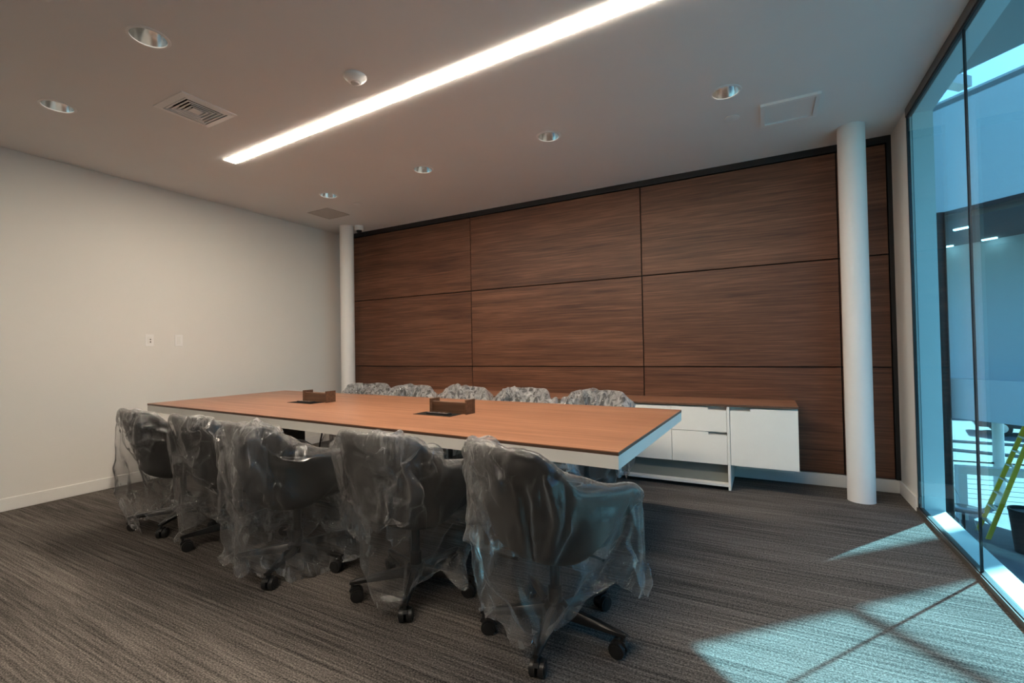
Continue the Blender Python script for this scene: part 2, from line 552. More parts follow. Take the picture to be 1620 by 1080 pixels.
# square four-way air diffusers
def vent(x, y, label):
    r = empty('air_vent', (x, y, H))
    bm = bmesh.new()
    s = .175
    for (a0, b0, z0), (a1, b1, z1) in (((s, s, 0), (s, s, -.006)), ((s, s, -.006), (VH - .01, VH - .01, -.012)), ((VH - .01, VH - .01, -.012), (VH - .012, VH - .012, .03))):
        q0 = [bm.verts.new(p) for p in ((-a0, -b0, z0), (a0, -b0, z0), (a0, b0, z0), (-a0, b0, z0))]
        q1 = [bm.verts.new(p) for p in ((-a1, -b1, z1), (a1, -b1, z1), (a1, b1, z1), (-a1, b1, z1))]
        for i in range(4): bm.faces.new((q0[i], q0[(i + 1) % 4], q1[(i + 1) % 4], q1[i]))
    bmesh.ops.remove_doubles(bm, verts=bm.verts[:], dist=1e-5)
    obj('frame', bm, M['plastic'], r)
    for h in (.128, .104, .080, .056):
        bm = bmesh.new()
        rings = []
        for a, z in ((h - .019, .022), (h, -.006), (h, -.009), (h - .010, -.009), (h - .021, .020)):
            rings.append([bm.verts.new(p) for p in ((-a, -a, z), (a, -a, z), (a, a, z), (-a, a, z))])
        for n_, (p, q) in enumerate(zip(rings, rings[1:])):
            for i in range(4):
                f_ = bm.faces.new((p[i], p[(i + 1) % 4], q[(i + 1) % 4], q[i]))
                f_.material_index = 1 if n_ == 0 else 0  # duct-side faces coloured dark, painting in the shade between the louvers
        lv = obj('louver', bm, M['plastic'], r)
        lv.data.materials.append(M['darkhole'])
    obj('core_plate', bbox(-.034, .034, -.034, .034, -.010, -.006), M['plastic'], r)
    bm = bmesh.new()
    box(bm, -VH, VH, -VH, VH, .035, .2)
    obj('duct', bm, M['darkhole'], r)
    tag(r, label, 'air vent', 'square ceiling air vents')
vent(*VENTS[0], 'square white ceiling air vent left of the light strip')
vent(*VENTS[1], 'square ceiling air vent cut by the top left edge of the picture')

# occupancy sensor
r = empty('ceiling_sensor', (3.1, -2.69, H)); tag(r, 'white dome sensor on the ceiling beside the light strip', 'sensor')
bm = bmesh.new()
lathe(bm, [(.068, 0), (.068, -.006), (.060, -.016), (.040, -.034), (.033, -.038)], 32, cap1=True)
obj('housing', bm, M['plastic'], r, True)
bm = bmesh.new()
lathe(bm, [(.026, -.038), (.023, -.046), (.012, -.050)], 24, cap1=True)
obj('lens', bm, M['grille'], r, True)
# flush sprinkler cover discs
for x, y, rad, lab in ((5.058, -.960, .052, 'small flat round ceiling disc beside the access hatch'), (1.26, -.938, .045, 'small flat round ceiling disc near the far left corner')):
    bm = bmesh.new()
    lathe(bm, [(rad - .004, 0), (rad - .004, -.003), (rad, -.003), (rad, -.006), (rad - .003, -.007)], 32, cap1=True)
    o = obj('ceiling_disc', bm, M['plastic'], None, True, loc=(x, y, H)); tag(o, lab, 'sprinkler cover', 'sprinkler cover discs')
# access hatch
r = empty('access_hatch', (5.418, -.882, H)); tag(r, 'square white access hatch in the ceiling near the glass wall', 'access hatch')
bm = bmesh.new()
s, t = .178, .150
for a in ((-s, s, -s, -t), (-s, s, t, s), (-s, -t, -t, t), (t, s, -t, t)): box(bm, *a, -.018, 0)
obj('frame', bm, M['plastic'], r)
obj('door', bbox(-.148, .148, -.148, .148, -.006, 0), M['ceiling'], r)
# flat grille
r = empty('ceiling_grille', (.69, -.845, H)); tag(r, 'flat grey square grille in the ceiling by the far left corner', 'grille')
obj('face', bbox(-.165, .165, -.15, .15, -.004, 0), M['grille'], r)
bm = bmesh.new()
for a in ((-.175, .175, -.16, -.15), (-.175, .175, .15, .16), (-.175, -.165, -.15, .15), (.165, .175, -.15, .15)): box(bm, *a, -.006, 0)
obj('frame', bm, M['grille'], r)
# camera dome
r = empty('security_camera', (.575, -.26, H)); tag(r, 'small white security camera on the ceiling beside the left column', 'camera')
bm = bmesh.new()
lathe(bm, [(.055, 0), (.055, -.05), (.050, -.06), (.036, -.062)], 28, cap1=True)
obj('mount', bm, M['plastic'], r, True)
bm = bmesh.new()
lathe(bm, [(.036, -.062), (.034, -.078), (.024, -.09), (.008, -.096)], 24, cap1=True)
obj('dome', bm, M['black'], r, True)

# wall plates on the left wall
r = empty('wall_outlet', (0, -2.395, 1.278)); tag(r, 'white wall plate with two dark sockets on the left wall', 'wall plate')
obj('plate', bbox(0, .006, -.036, .036, 0, .116, .002), M['plastic'], r)
obj('insert', bbox(.006, .0085, -.017, .017, .024, .092, .001), M['white'], r)
for z in (.042, .066):
    bm = bmesh.new(); tube(bm, [(.006, .006, z), (.010, .006, z)], .006, 12)
    obj('socket', bm, M['darkhole'], r)
r = empty('wall_switch', (0, -2.138, 1.278)); tag(r, 'white wall switch plate with thin slots, right of the socket plate', 'wall plate')
obj('plate', bbox(0, .006, -.036, .036, 0, .116, .002), M['plastic'], r)
for z in (.025, .040, .055, .070, .085):
    obj('button', bbox(.006, .009, -.016, .016, z, z + .010, .001), M['white'], r)

# ------------------------------------------------------------------ credenza along the wood wall
FY = -.514
def notch_front(x0, x1, z0, z1, nx0, nx1, nd=.02):
    bm = bmesh.new()
    extrude_xz(bm, [(x0, z0), (x1, z0), (x1, z1 - (nd if nx1 >= x1 else 0)), (nx1, z1 - nd)][:3] + ([(nx1, z1), (nx1, z1 - nd)] if nx1 < x1 else []) + [(nx0, z1 - nd), (nx0, z1), (x0, z1)] if nx0 > x0 else
               [(x0, z0), (x1, z0), (x1, z1), (nx1, z1), (nx1, z1 - nd), (x0, z1 - nd)], FY, FY + .018)
    return bm
o = obj('credenza_worktop', bbox(-2.12, 2.12, -.26, .25, 0, .018, .001), M['table_wood'], loc=(3.325, -.263, .690))
tag(o, 'long wood worktop of the low credenza along the walnut wall', 'worktop')
obj('edge_band', bbox(-2.12, 2.12, -.2615, -.2595, .001, .017), M['edge'], o)
def door_unit(x0, x1, label):
    t = empty('credenza_cabinet', (0, 0, 0))
    bm = bmesh.new()
    box(bm, x0, x1, FY + .055, -.013, .213, .690)
    obj('carcass', bm, M['lacquer'], t)
    obj('door', notch_front(x0 + .001, x1 - .001, .215, .678, x0 + .001, x0 + .15), M['lacquer'], t)
    obj('mounting_rail', bbox(x0 + .02, x1 - .02, -.10, -.013, .1, .213), M['lacquer'], t)
    tag(t, label, 'cabinet', 'credenza cabinets')
def drawer_unit(x0, x1, label):
    t = empty('credenza_drawer_unit', (0, 0, 0))
    bm = bmesh.new()
    box(bm, x0 + .02, x1 - .02, FY + .055, -.013, .213, .690)
    obj('carcass', bm, M['lacquer'], t)
    for a in (x0, x1 - .02): obj('side_panel', bbox(a, a + .02, FY - .002, -.013, .008, .690, .001), M['lacquer'], t)
    for a in (x0, x1 - .02):
        for y in (FY + .02, -.05):
            bm = bmesh.new(); lathe(bm, [(.008, 0), (.008, .008)], 12, a + .01, y, True, True)
            obj('foot', bm, M['black'], t)
    obj('bottom_shelf', bbox(x0 + .02, x1 - .02, FY, -.013, .036, .058, .001), M['lacquer'], t)
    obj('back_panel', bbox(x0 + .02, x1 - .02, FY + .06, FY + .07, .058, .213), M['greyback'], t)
    xm = x1 - .453
    obj('door', notch_front(x0 + .022, xm - .004, .215, .678, x0 + .022, x0 + .15), M['lacquer'], t)
    obj('drawer', notch_front(xm, x1 - .023, .480, .678, x1 - .163, x1 - .023), M['lacquer'], t)
    obj('drawer', notch_front(xm, x1 - .023, .215, .476, x1 - .163, x1 - .023), M['lacquer'], t)
    tag(t, label, 'cabinet', 'credenza drawer units')
drawer_unit(4.03, 4.963, 'white credenza unit with two drawers and an open bottom shelf, beside the table corner')
door_unit(4.966, 5.442, 'white floating credenza cabinet at the right end of the worktop')
door_unit(3.55, 4.028, 'white credenza cabinet behind the table, next to the drawer unit at the table corner')
drawer_unit(2.615, 3.548, 'white credenza drawer unit behind the middle of the table')
door_unit(2.14, 2.613, 'white credenza cabinet behind the table, left of the middle')
drawer_unit(1.207, 2.138, 'white credenza drawer unit at the left end of the worktop')

# ------------------------------------------------------------------ conference table
TZ = .770
TC = [(.455, -2.614), (4.706, -2.857), (4.736, -1.458), (.471, -1.285)]   # plan corners
tcx, tcy = sum(p[0] for p in TC) / 4, sum(p[1] for p in TC) / 4
TA = math.radians(-2.6)
tb = empty('conference_table', (tcx, tcy, 0), TA)
tag(tb, 'long wood-topped conference table with a white apron', 'table')
ca, sa = math.cos(-TA), math.sin(-TA)
def tl(p, inset=0.0):
    x, y = p[0] - tcx, p[1] - tcy
    x, y = x * ca - y * sa, x * sa + y * ca
    return (x - math.copysign(inset, x), y - math.copysign(inset, y))
bm = bmesh.new(); prism(bm, [tl(p) for p in TC], TZ - .004, TZ)
obj('table_top', bm, M['table_wood'], tb)
bm = bmesh.new(); prism(bm, [tl(p, .0004) for p in TC], TZ - .016, TZ - .004)
obj('edge_band', bm, M['edge'], tb)
bm = bmesh.new(); prism(bm, [tl(p, .001) for p in TC], TZ - .071, TZ - .016)
obj('apron', bm, M['lacquer'], tb)
for x in (-1.25, 1.25):
    obj('pedestal', bbox(x - .12, x + .12, -.20, .20, 0.02, TZ - .071, .004), M['box_wood'], tb)
    obj('pedestal_foot', bbox(x - .16, x + .16, -.26, .26, 0, .02, .003), M['black'], tb)
for x in (-.55, .45):
    bm = bmesh.new()
    tube(bm, [(x, -.05, TZ - .071), (x + .01, -.06, .55), (x - .03, -.06, .42), (x - .02, -.02, .2), (x - .1, .0, .02)], .006, 8)
    obj('cable', bm, M['black'], tb, True)

# flip-open power boxes on the table
def on_table(x, y):
    return (x, y, TZ)
def power_box(x, y, label):
    r = empty('power_box', on_table(x, y), TA)
    # opening with sockets lies on the window-front side, the lid stands behind it
    obj('opening', bbox(-.17, .10, -.115, .0, 0, .0015), M['darkhole'], r)
    bm = bmesh.new()
    box(bm, -.10, .06, -.085, -.045, .0015, .012, .002)
    sk = obj('socket_bar', bm, M['black'], r)
    for k in range(4):
        obj('socket', bbox(-.085 + k * .036, -.06 + k * .036, -.08, -.05, .012, .0135), M['steel'], sk)
    obj('lid', bbox(-.125, .125, .0, .016, 0, .066, .001), M['box_wood'], r)
    for a in (-.135, .125):
        obj('end_cheek', bbox(a, a + .012, -.012, .07, 0, .082, .001), M['box_wood'], r)
    r.scale = (1.15, 1.15, 1.15)
    tag(r, label, 'power box', 'flip-open table power boxes')
power_box(3.37, -2.165, 'open wooden power box on the table, nearer to the glass wall')
power_box(1.85, -1.99, 'open wooden power box on the table, nearer to the left wall')

# ------------------------------------------------------------------ chairs
def applied(o):
    dg = bpy.context.evaluated_depsgraph_get()
    me = bpy.data.meshes.new_from_object(o.evaluated_get(dg))
    old = o.data
    o.modifiers.clear()
    o.data = me
    me.name = old.name
    return o

def shell_mesh():
    NS, NV = 37, 12
    P = []
    for i in range(NS):
        s = -1 + 2 * i / (NS - 1)
        q = abs(s)
        if q < .66:
            ph = q / .66 * PI / 2
            ex = math.sin(ph) ** .72
            ey = -math.cos(ph) ** .72 if ph < PI / 2 - 1e-6 else 0
            fr = 0
        else:
            fr = (q - .66) / .34
            ex, ey = 1 - .10 * fr * fr, 0
        zt = .825 - .165 * sstep(.26, .60, q) - .03 * fr - .05 * sstep(.75, 1, fr)
        zb = .362 + .105 * sstep(.55, 1.0, q)
        row = []
        for j in range(NV):
            v = j / (NV - 1)
            if v < .28:                       # underside curling out from the centre
                t = v / .28
                rho = .30 + .50 * math.sin(t * PI / 2)
                z = zb + .045 * (1 - math.cos(t * PI / 2))
            else:
                t = (v - .28) / .72
                rho = .80 + .20 * t ** .85
                z = zb + .045 + (zt - zb - .045) * t
            x = .285 * rho * ex * (1 if s > 0 else -1)
            y = .255 * rho * ey
            lean = max(0, z - .40) / .42
            y -= .075 * lean * (max(0, -ey))
            y += .255 * fr * (rho * .4 + .6) * (1 if v > .28 else (.5 + .5 * v / .28))
            row.append((x, y, z))
        P.append(row)
    verts = [p for r in P for p in r]
    faces = [(i * NV + j, (i + 1) * NV + j, (i + 1) * NV + j + 1, i * NV + j + 1) for i in range(NS - 1) for j in range(NV - 1)]
    me = bpy.data.meshes.new('shell')
    me.from_pydata(verts, [], faces)
    me.materials.append(M['fabric'])
    me.shade_smooth()
    return me

def make_chair():
    t = empty('swivel_chair')
    o = bpy.data.objects.new('bucket_shell', shell_mesh()); link(o)
    md = o.modifiers.new('s', 'SOLIDIFY'); md.thickness = .032; md.offset = 0
    md = o.modifiers.new('b', 'SUBSURF'); md.levels = 1; md.render_levels = 1
    bpy.context.view_layer.update()
    applied(o); o.parent = t
    # seat cushion
    bm = bmesh.new()
    n = 36
    def ring(k, z):
        out = []
        for i in range(n):
            a = 2 * PI * i / n
            c, s_ = math.cos(a), math.sin(a)
            out.append(bm.verts.new((.225 * k * math.copysign(abs(c) ** .6, c), .02 + .235 * k * math.copysign(abs(s_) ** .6, s_), z)))
        return out
    rr = [ring(k, z) for k, z in ((.6, .385), (.9, .392), (.99, .41), (1, .44), (.985, .465), (.92, .482), (.75, .489), (.4, .486))]
    for a, b in zip(rr, rr[1:]):
        for i in range(n): bm.faces.new((a[i], a[(i + 1) % n], b[(i + 1) % n], b[i]))
    bm.faces.new(rr[0][::-1]); bm.faces.new(rr[-1])
    obj('seat_cushion', bm, M['fabric'], t, True)
    bm = bmesh.new()
    lathe(bm, [(.03, .085), (.03, .19), (.022, .195), (.022, .345), (.075, .352), (.085, .372)], 24, cap0=True, cap1=True)
    obj('gas_column', bm, M['blackmetal'], t, True)
    bm = bmesh.new()
    lathe(bm, [(.045, .075), (.052, .085), (.052, .115), (.04, .128), (.03, .13)], 24, cap0=True, cap1=True)
    obj('hub', bm, M['blackmetal'], t, True)
    bm = bmesh.new()
    tube(bm, [(.06, .02, .36), (.2, .04, .365), (.235, .045, .362)], .006, 8)
    obj('height_lever', bm, M['blackmetal'], t, True)
    # one leg along +X with its caster, reused five times
    bm = bmesh.new()
    pr = [(.03, .024, .078, .124), (.16, .020, .080, .112), (.285, .014, .082, .100), (.315, .010, .083, .095)]
    rings = []
    for x, hw, z0, z1 in pr:
        rings.append([bm.verts.new(p) for p in ((x, -hw, z0), (x, hw, z0), (x, hw, (z0 + z1) / 2 + .004), (x, hw * .55, z1), (x, -hw * .55, z1), (x, -hw, (z0 + z1) / 2 + .004))])
    for a, b in zip(rings, rings[1:]):
        for i in range(6): bm.faces.new((a[i], a[(i + 1) % 6], b[(i + 1) % 6], b[i]))
    bm.faces.new(rings[0][::-1]); bm.faces.new(rings[-1])
    leg = obj('leg', bm, M['blackmetal'], t, True)
    bm = bmesh.new()
    tube(bm, [(.302, 0, .085), (.302, 0, .052)], .008, 10)
    for s in (-1, 1):
        tube(bm, [(.282, s * .006, .031), (.282, s * .027, .031)], .031, 20)
        tube(bm, [(.282, s * .027, .031), (.282, s * .030, .031)], .022, 16)
    # hood between the wheels
    hp = [(.318, .05), (.312, .062), (.295, .068), (.27, .066), (.255, .052), (.25, .035), (.262, .035), (.282, .045), (.30, .04)]
    extrude_xz(bm, hp, -.010, .010)
    cas = obj('caster', bm, M['rubber'], leg, True)
    for k in range(1, 5):
        l2 = inst(leg, t, rot=(0, 0, k * 2 * PI / 5))
        inst(cas, l2)
    return t, leg

NEAR = [  # x, y, seat yaw, base yaw, label
    (1.56, -2.88, -4, -122, 'wrapped dark chair farthest left, nearest the left wall on the near side of the table'),
    (2.20, -2.87, -2, -108, 'wrapped dark chair second from the left on the near side of the table'),
    (2.879, -2.95, -6, -136, 'wrapped dark chair in the middle of the near row'),
    (3.668, -2.868, 0, -131, 'wrapped dark chair second from the right on the near side of the table'),
    (4.428, -2.88, -24, -152, 'wrapped dark chair at the near right corner of the table, closest to the camera')]
FAR = [
    (1.42, -1.07, 208, 10, 'wrapped dark chair on the far side of the table, nearest the left column'),
    (2.04, -1.19, 187, 40, 'wrapped dark chair second from the left on the far side of the table'),
    (2.69, -1.22, 178, 25, 'wrapped dark chair in the middle of the far row, behind the nearer power box'),
    (3.33, -1.20, 184, 60, 'wrapped dark chair second from the right on the far side of the table'),
    (3.98, -1.20, 176, 15, 'wrapped dark chair on the far side of the table, nearest the glass wall')]
chair0, _leg = make_chair()
CH = []
for k, (x, y, rz, bz, lab) in enumerate(NEAR + FAR):
    c = chair0 if k == 0 else copy_tree(chair0)
    CH.append(c)
for k, (x, y, rz, bz, lab) in enumerate(NEAR + FAR):
    c = CH[k]
    c.location = (x, y, 0)
    c.rotation_euler = (0, 0, math.radians(rz))
    legs = [ch for ch in c.children if ch.name.startswith('leg')]
    for i, l in enumerate(legs):
        l.rotation_euler = (0, 0, math.radians(bz - rz + i * 72))
    tag(c, lab, 'chair', 'swivel chairs around the conference table')

NB = 5
# ------------------------------------------------------------------ clear film bags draped over the chairs
def smooth_noise(rnd, n, lam):
    """vector of n random plane waves with wavelengths about lam"""
    d = rnd.normal(size=(n, 3)); d /= np.linalg.norm(d, axis=1)[:, None]
    k = d * (2 * PI / (lam * rnd.uniform(.7, 1.4, n)))[:, None]
    ph = rnd.uniform(0, 2 * PI, n)
    am = rnd.normal(size=(n, 3)) / math.sqrt(n)
    return lambda P: np.sin(P @ k.T + ph) @ am

def drape(seed, legs_at, frames=34, low=.17, flare=0.0, knot=(-.02, -.30)):
    """lets an open-bottomed bag settle on the chair, in the chair's own frame"""
    rnd = np.random.default_rng(seed)
    bm = bmesh.new()
    for ch in chair0.children:
        if ch.name.startswith(('bucket', 'seat', 'gas', 'hub')):
            bm.from_mesh(ch.data)
    for k in range(5):
        a = math.radians(legs_at + 72 * k)
        tube(bm, [(0, 0, .1), (.31 * math.cos(a), .31 * math.sin(a), .085)], .028, 6)
    box(bm, -1, 1, .10, 1, .692, .80)
    bmesh.ops.triangulate(bm, faces=bm.faces[:])
    me = bpy.data.meshes.new('collider'); bm.to_mesh(me); bm.free()
    co = link(bpy.data.objects.new('collider', me))
    co.modifiers.new('c', 'COLLISION')
    co.collision.thickness_outer = .006; co.collision.damping = .6; co.collision.cloth_friction = 12
    NU, NS, NC = 96, 30, 16
    V, F = [], []
    def ztop(y): return .89 - .225 * sstep(-.24, .04, y)
    for j in range(NS + NC):
        k = 1.0 if j < NS else 1 - (j - NS + 1) / (NC + .6)
        for i in range(NU):
            a = 2 * PI * i / NU
            c, s = math.cos(a), math.sin(a)
            f = j / (NS - 1) if j < NS else 1
            kk = k * (1 + (flare * (1 - f) if j < NS else 0))
            kk *= 1 + .018 * math.sin(11 * a + seed) * math.sin(3 * a + 2 * seed)
            x = .35 * kk * math.copysign(abs(c) ** .6, c)
            y = -.04 + (.37 if s < 0 else .34) * kk * math.copysign(abs(s) ** .6, s)
            hem = low + .05 * math.sin(2 * a + seed) + .035 * math.sin(5 * a + 2 * seed)
            z = hem + (ztop(y) - hem) * f
            V.append((x, y, z))
    nr = NS + NC
    for j in range(nr - 1):
        for i in range(NU):
            F.append((j * NU + i, j * NU + (i + 1) % NU, (j + 1) * NU + (i + 1) % NU, (j + 1) * NU + i))
    V.append((0, -.04, ztop(-.04)))
    for i in range(NU): F.append(((nr - 1) * NU + i, (nr - 1) * NU + (i + 1) % NU, len(V) - 1))
    P = np.array(V)
    n1, n2, n3 = smooth_noise(rnd, 14, .22), smooth_noise(rnd, 24, .075), smooth_noise(rnd, 30, .04)
    lowp = np.clip((.45 - P[:, 2]) / .3, 0, 1)[:, None]
    kn = np.exp(-((P[:, 0] - knot[0]) ** 2 + (P[:, 1] - knot[1]) ** 2) / .02)[:, None] * (P[:, 2] > .6)[:, None]
    Q = P + n1(P) * (.022 + .03 * lowp) + n2(P) * (.007 + .024 * lowp + .03 * kn) + n3(P) * (.002 + .008 * lowp + .024 * kn)
    fr = Q[:, 1] > .06
    Q[fr, 2] = np.minimum(Q[fr, 2], .680)
    me = bpy.data.meshes.new('plastic_cover'); me.from_pydata(Q.tolist(), [], F)
    ob = link(bpy.data.objects.new('plastic_cover', me))
    md = ob.modifiers.new('cl', 'CLOTH')
    st = md.settings
    st.quality = 4; st.mass = .08; st.air_damping = 2.0
    st.tension_stiffness = 8; st.compression_stiffness = 8; st.shear_stiffness = 4; st.bending_stiffness = .02
    st.tension_damping = 6; st.compression_damping = 6; st.shear_damping = 6
    md.collision_settings.use_collision = True
    md.collision_settings.distance_min = .008
    md.collision_settings.use_self_collision = False
    md.point_cache.frame_start = 1; md.point_cache.frame_end = frames
    for f in range(1, frames + 1):
        SC.frame_set(f)
    dg = bpy.context.evaluated_depsgraph_get()
    m2 = bpy.data.meshes.new_from_object(ob.evaluated_get(dg))
    m2.name = 'plastic_cover'
    bpy.data.objects.remove(ob); bpy.data.objects.remove(co)
    SC.frame_set(1)
    at = m2.attributes.new('crumple', 'FLOAT', 'POINT')
    at.data.foreach_set('value', np.clip(lowp + kn, 0, 1).ravel().astype(np.float32))
    m2.materials.clear(); m2.materials.append(M['film'])
    m2.shade_smooth()
    return m2

BAGL = ['clear plastic bag over the leftmost near chair, bunched by the left wall',
        'clear plastic bag over the second near chair from the left',
        'clear plastic bag over the middle near chair, hanging almost to the floor',
        'clear plastic bag over the second near chair from the right',
        'clear plastic bag over the chair at the near right table corner, tinted blue by daylight',
        'clear plastic bag over the far chair nearest the left column',
        'clear plastic bag over the second far chair from the left',
        'clear plastic bag over the middle far chair, behind the nearer power box',
        'clear plastic bag over the second far chair from the right',
        'clear plastic bag over the far chair nearest the glass wall']
SIMS = []
for k in range(NB):
    x, y, rz, bz, lab = NEAR[k]
    SIMS.append(drape(k + 3, bz - rz, low=[.22, .27, .16, .32, .27][k], flare=[.06, .02, .12, -.05, -.03][k], knot=[(.12, -.27), (.14, -.25), (.12, -.28), (.12, -.28), (-.06, -.32)][k]))
for k, (x, y, rz, bz, lab) in enumerate(NEAR + FAR):
    me = SIMS[[0, 1, 2, 3, 4, 1, 3, 2, 0, 3][k] % NB]
    if k >= 5:      # far bags: crumpled tops, made milkier to stand in for white highlights
        me = me.copy()
        zz = np.empty(len(me.vertices) * 3, np.float32); me.vertices.foreach_get('co', zz)
        me.attributes['crumple'].data.foreach_set('value', np.clip((zz[2::3] - .45) / .15, .4, 1.5).astype(np.float32))
    o = link(bpy.data.objects.new('plastic_cover', me))
    o.location = (x, y, 0); o.rotation_euler = (0, 0, math.radians(rz))
    md = o.modifiers.new('smooth', 'SUBSURF'); md.levels = 1; md.render_levels = 1
    tag(o, BAGL[k], 'plastic cover', 'clear plastic bags over the chairs')


# ------------------------------------------------------------------ outside
GZ = -3.0
M['concrete'] = plain('pale_concrete', (.20, .196, .185), .9, noise=.08, nscale=.6)
M['patio'] = plain('patio_paving', (.16, .17, .19), .8, noise=.2, nscale=.9)
M['render_white'] = plain('white_facade', (.80, .80, .79), .7, noise=.02, nscale=.5)
M['facade_grey'] = plain('grey_facade', (.36, .36, .36), .6, noise=.04, nscale=.5)
M['soffit'] = plain('soffit_panel', (.22, .22, .22), .7, noise=.03)
M['ladder_y'] = plain('yellow_fibreglass', (.85, .56, .03), .5, noise=.05)
M['alu'] = plain('ladder_aluminium', (.6, .6, .6), .35, metal=.8, noise=.05)
M['car'] = plain('dark_car_paint', (.02, .025, .035), .2, noise=.05)
M['carglass'] = plain('car_glass', (.05, .06, .07), .08, noise=.02)
M['slot'] = emit_mat('slot_lamp', (1, .95, .9), 9.0)
o = obj('floor_outside', bbox(W + .3, 90, -30, 120, GZ - .3, GZ), M['concrete']); tag(o, 'pale sunlit concrete ground and parking lot outside', kind='structure'); o.name = 'ground'
bm = bmesh.new(); prism(bm, [(6.35, -12), (15.5, -12), (15.5, 11.4), (6.35, 11.2)], GZ, GZ + .012)
o = obj('patio_paving', bm, M['patio']); tag(o, kind='structure'); o.name = 'floor_patio'
# storey under the room
o = obj('wall_lower', bbox(W - .1, W + .17, -12, .2, GZ, -.12), M['facade_grey']); tag(o, kind='structure')
o = obj('wall_outer', bbox(W - .5, W + .145, .2, 1.2, GZ, 3.1), M['facade_grey']); tag(o, kind='structure')

D45 = Vector((.7071, -.7071, 0)); N45 = Vector((.7071, .7071, 0))
def slab45(bm, s0, s1, n0, n1, z0, z1):
    """box in the frame turned by 45 degrees: s along the facade, n = (x+y)/sqrt2 away from the room"""
    P = [D45 * a + N45 * b for a, b in ((s0, n0), (s1, n0), (s1, n1), (s0, n1))]
    prism(bm, [(p.x, p.y) for p in P], z0, z1)
# roof overhang above the window with an outrigger plate and edge bar
ov = empty('roof_overhang', (W + .16, 0, 3.1)); tag(ov, 'dark roof overhang outside above the glass wall', 'roof')
bm = bmesh.new(); prism(bm, [(0, -.06), (0, -3.0), (2.94, -3.0)], 0, .16)
obj('soffit_slab', bm, M['facade_grey'], ov)
def w2(p): return (p[0] - W - .16, p[1])
def xy(sumv, diff): return ((sumv - diff) / 2, (sumv + diff) / 2)
bm = bmesh.new(); prism(bm, [w2(xy(6.2, -6.58)), w2(xy(6.75, -6.58)), w2(xy(6.75, -6.46)), w2(xy(6.2, -6.46))], .03, .11)
obj('outrigger', bm, M['reveal'], ov)
# roof beam and bar high above the patio, from the roof of this building to the wing
o = obj('wall_upper', bbox(W - 3, W + .1, -9, 1.2, 3.26, 5.72), M['facade_grey']); tag(o, kind='structure')
rb = empty('roof_beam', (8.6, 2.6, 5.74)); tag(rb, 'flat roof beam bridging high over the patio to the angled wing', 'beam')
def w4(p): return (p[0] - 8.6, p[1] - 2.6)
bm = bmesh.new(); prism(bm, [w4(xy(5.4, -6.306)), w4(xy(15.6, -6.306)), w4(xy(15.6, -5.75)), w4(xy(5.4, -5.75))], 0, .2)
obj('beam', bm, M['reveal'], rb)
bm = bmesh.new()
tube(bm, [(*w4(xy(10.98, -5.8)), .1), (*w4(xy(10.98, -15)), .1)], .035, 12)
obj('tie_bar', bm, M['facade_grey'], rb)

# the wing across the patio
wg = empty('opposite_wing', (8.0, 7.2, GZ)); tag(wg, 'angled white building wing across the patio with dark glazing', 'building')
def W3(bm):
    bmesh.ops.translate(bm, verts=bm.verts[:], vec=(-8.0, -7.2, -GZ)); return bm
nF = 15.2 / math.sqrt(2)
bm = bmesh.new(); slab45(bm, -4, 14, nF, nF + .3, 3.63, 5.74); obj('fascia', W3(bm), M['render_white'], wg)
bm = bmesh.new(); slab45(bm, -4, 14, nF, nF + 7, 5.60, 5.70); obj('roof', W3(bm), M['facade_grey'], wg)
bm = bmesh.new(); slab45(bm, -4, 14, nF + .3, nF + 3.2, 3.50, 3.63); cl = obj('ceiling_slab', W3(bm), M['soffit'], wg)
bm = bmesh.new(); slab45(bm, -4, 14, nF + 3.2, nF + 3.4, .3, 3.63); obj('inner_wall', W3(bm), M['render_white'], wg)
bm = bmesh.new(); slab45(bm, -4, 14, nF, nF + .2, -.24, .5); obj('spandrel', W3(bm), M['render_white'], wg)
bm = bmesh.new(); slab45(bm, -4, 14, nF + .2, nF + 5.6, -.2, .3); obj('floor_slab', W3(bm), M['facade_grey'], wg)
bm = bmesh.new(); slab45(bm, -4, 14, nF - .02, nF + .04, 3.56, 3.63); obj('glazing_head', W3(bm), M['frame'], wg)
for (rx, ry, rz) in ((.375, 1.334, .241), (.324, 1.308, .209), (.463, 1.383, .214), (.456, 1.379, .192), (.403, 1.351, .168)):
    t = (3.49 - CAM.z) / rz
    p = CAM + Vector((rx, ry, rz)) * t
    s, n = p.dot(D45), p.dot(N45)
    n = min(n, nF + 3.0)
    bm = bmesh.new(); slab45(bm, s - .13, s + .13, n - .03, n + .03, 3.47, 3.50); obj('slot_light', W3(bm), M['slot'], wg)
for px, py, rad in ((8.16, 6.84, .09),):
    bm = bmesh.new(); lathe(bm, [(rad, GZ), (rad, 3.6)], 20, px, py, True, True); obj('column', W3(bm), M['frame'], wg, True)
bm = bmesh.new(); lathe(bm, [(.11, GZ), (.11, -.2)], 20, 10.4, 11.7, True, True); obj('post', W3(bm), M['render_white'], wg, True)

# railing at the edge of the patio
rl = empty('cable_railing', (9.27, 11.6, GZ)); tag(rl, 'thin metal railing with horizontal cables beyond the patio', 'railing')
def rp(t, z): return (-1.6 + t * 6.6, -.12 + t * .5, z)
bm = bmesh.new(); tube(bm, [rp(0, 1.07), rp(1, 1.07)], .025, 10); obj('top_rail', bm, M['frame'], rl, True)
for k in range(5):
    t = k / 4
    bm = bmesh.new(); p = rp(t, 0); box(bm, p[0] - .03, p[0] + .03, p[1] - .02, p[1] + .02, 0, 1.06); obj('post', bm, M['frame'], rl)
for k in range(7):
    z = .12 + k * .125
    bm = bmesh.new(); tube(bm, [rp(0, z), rp(1, z)], .006, 6); obj('cable', bm, M['frame'], rl, True)

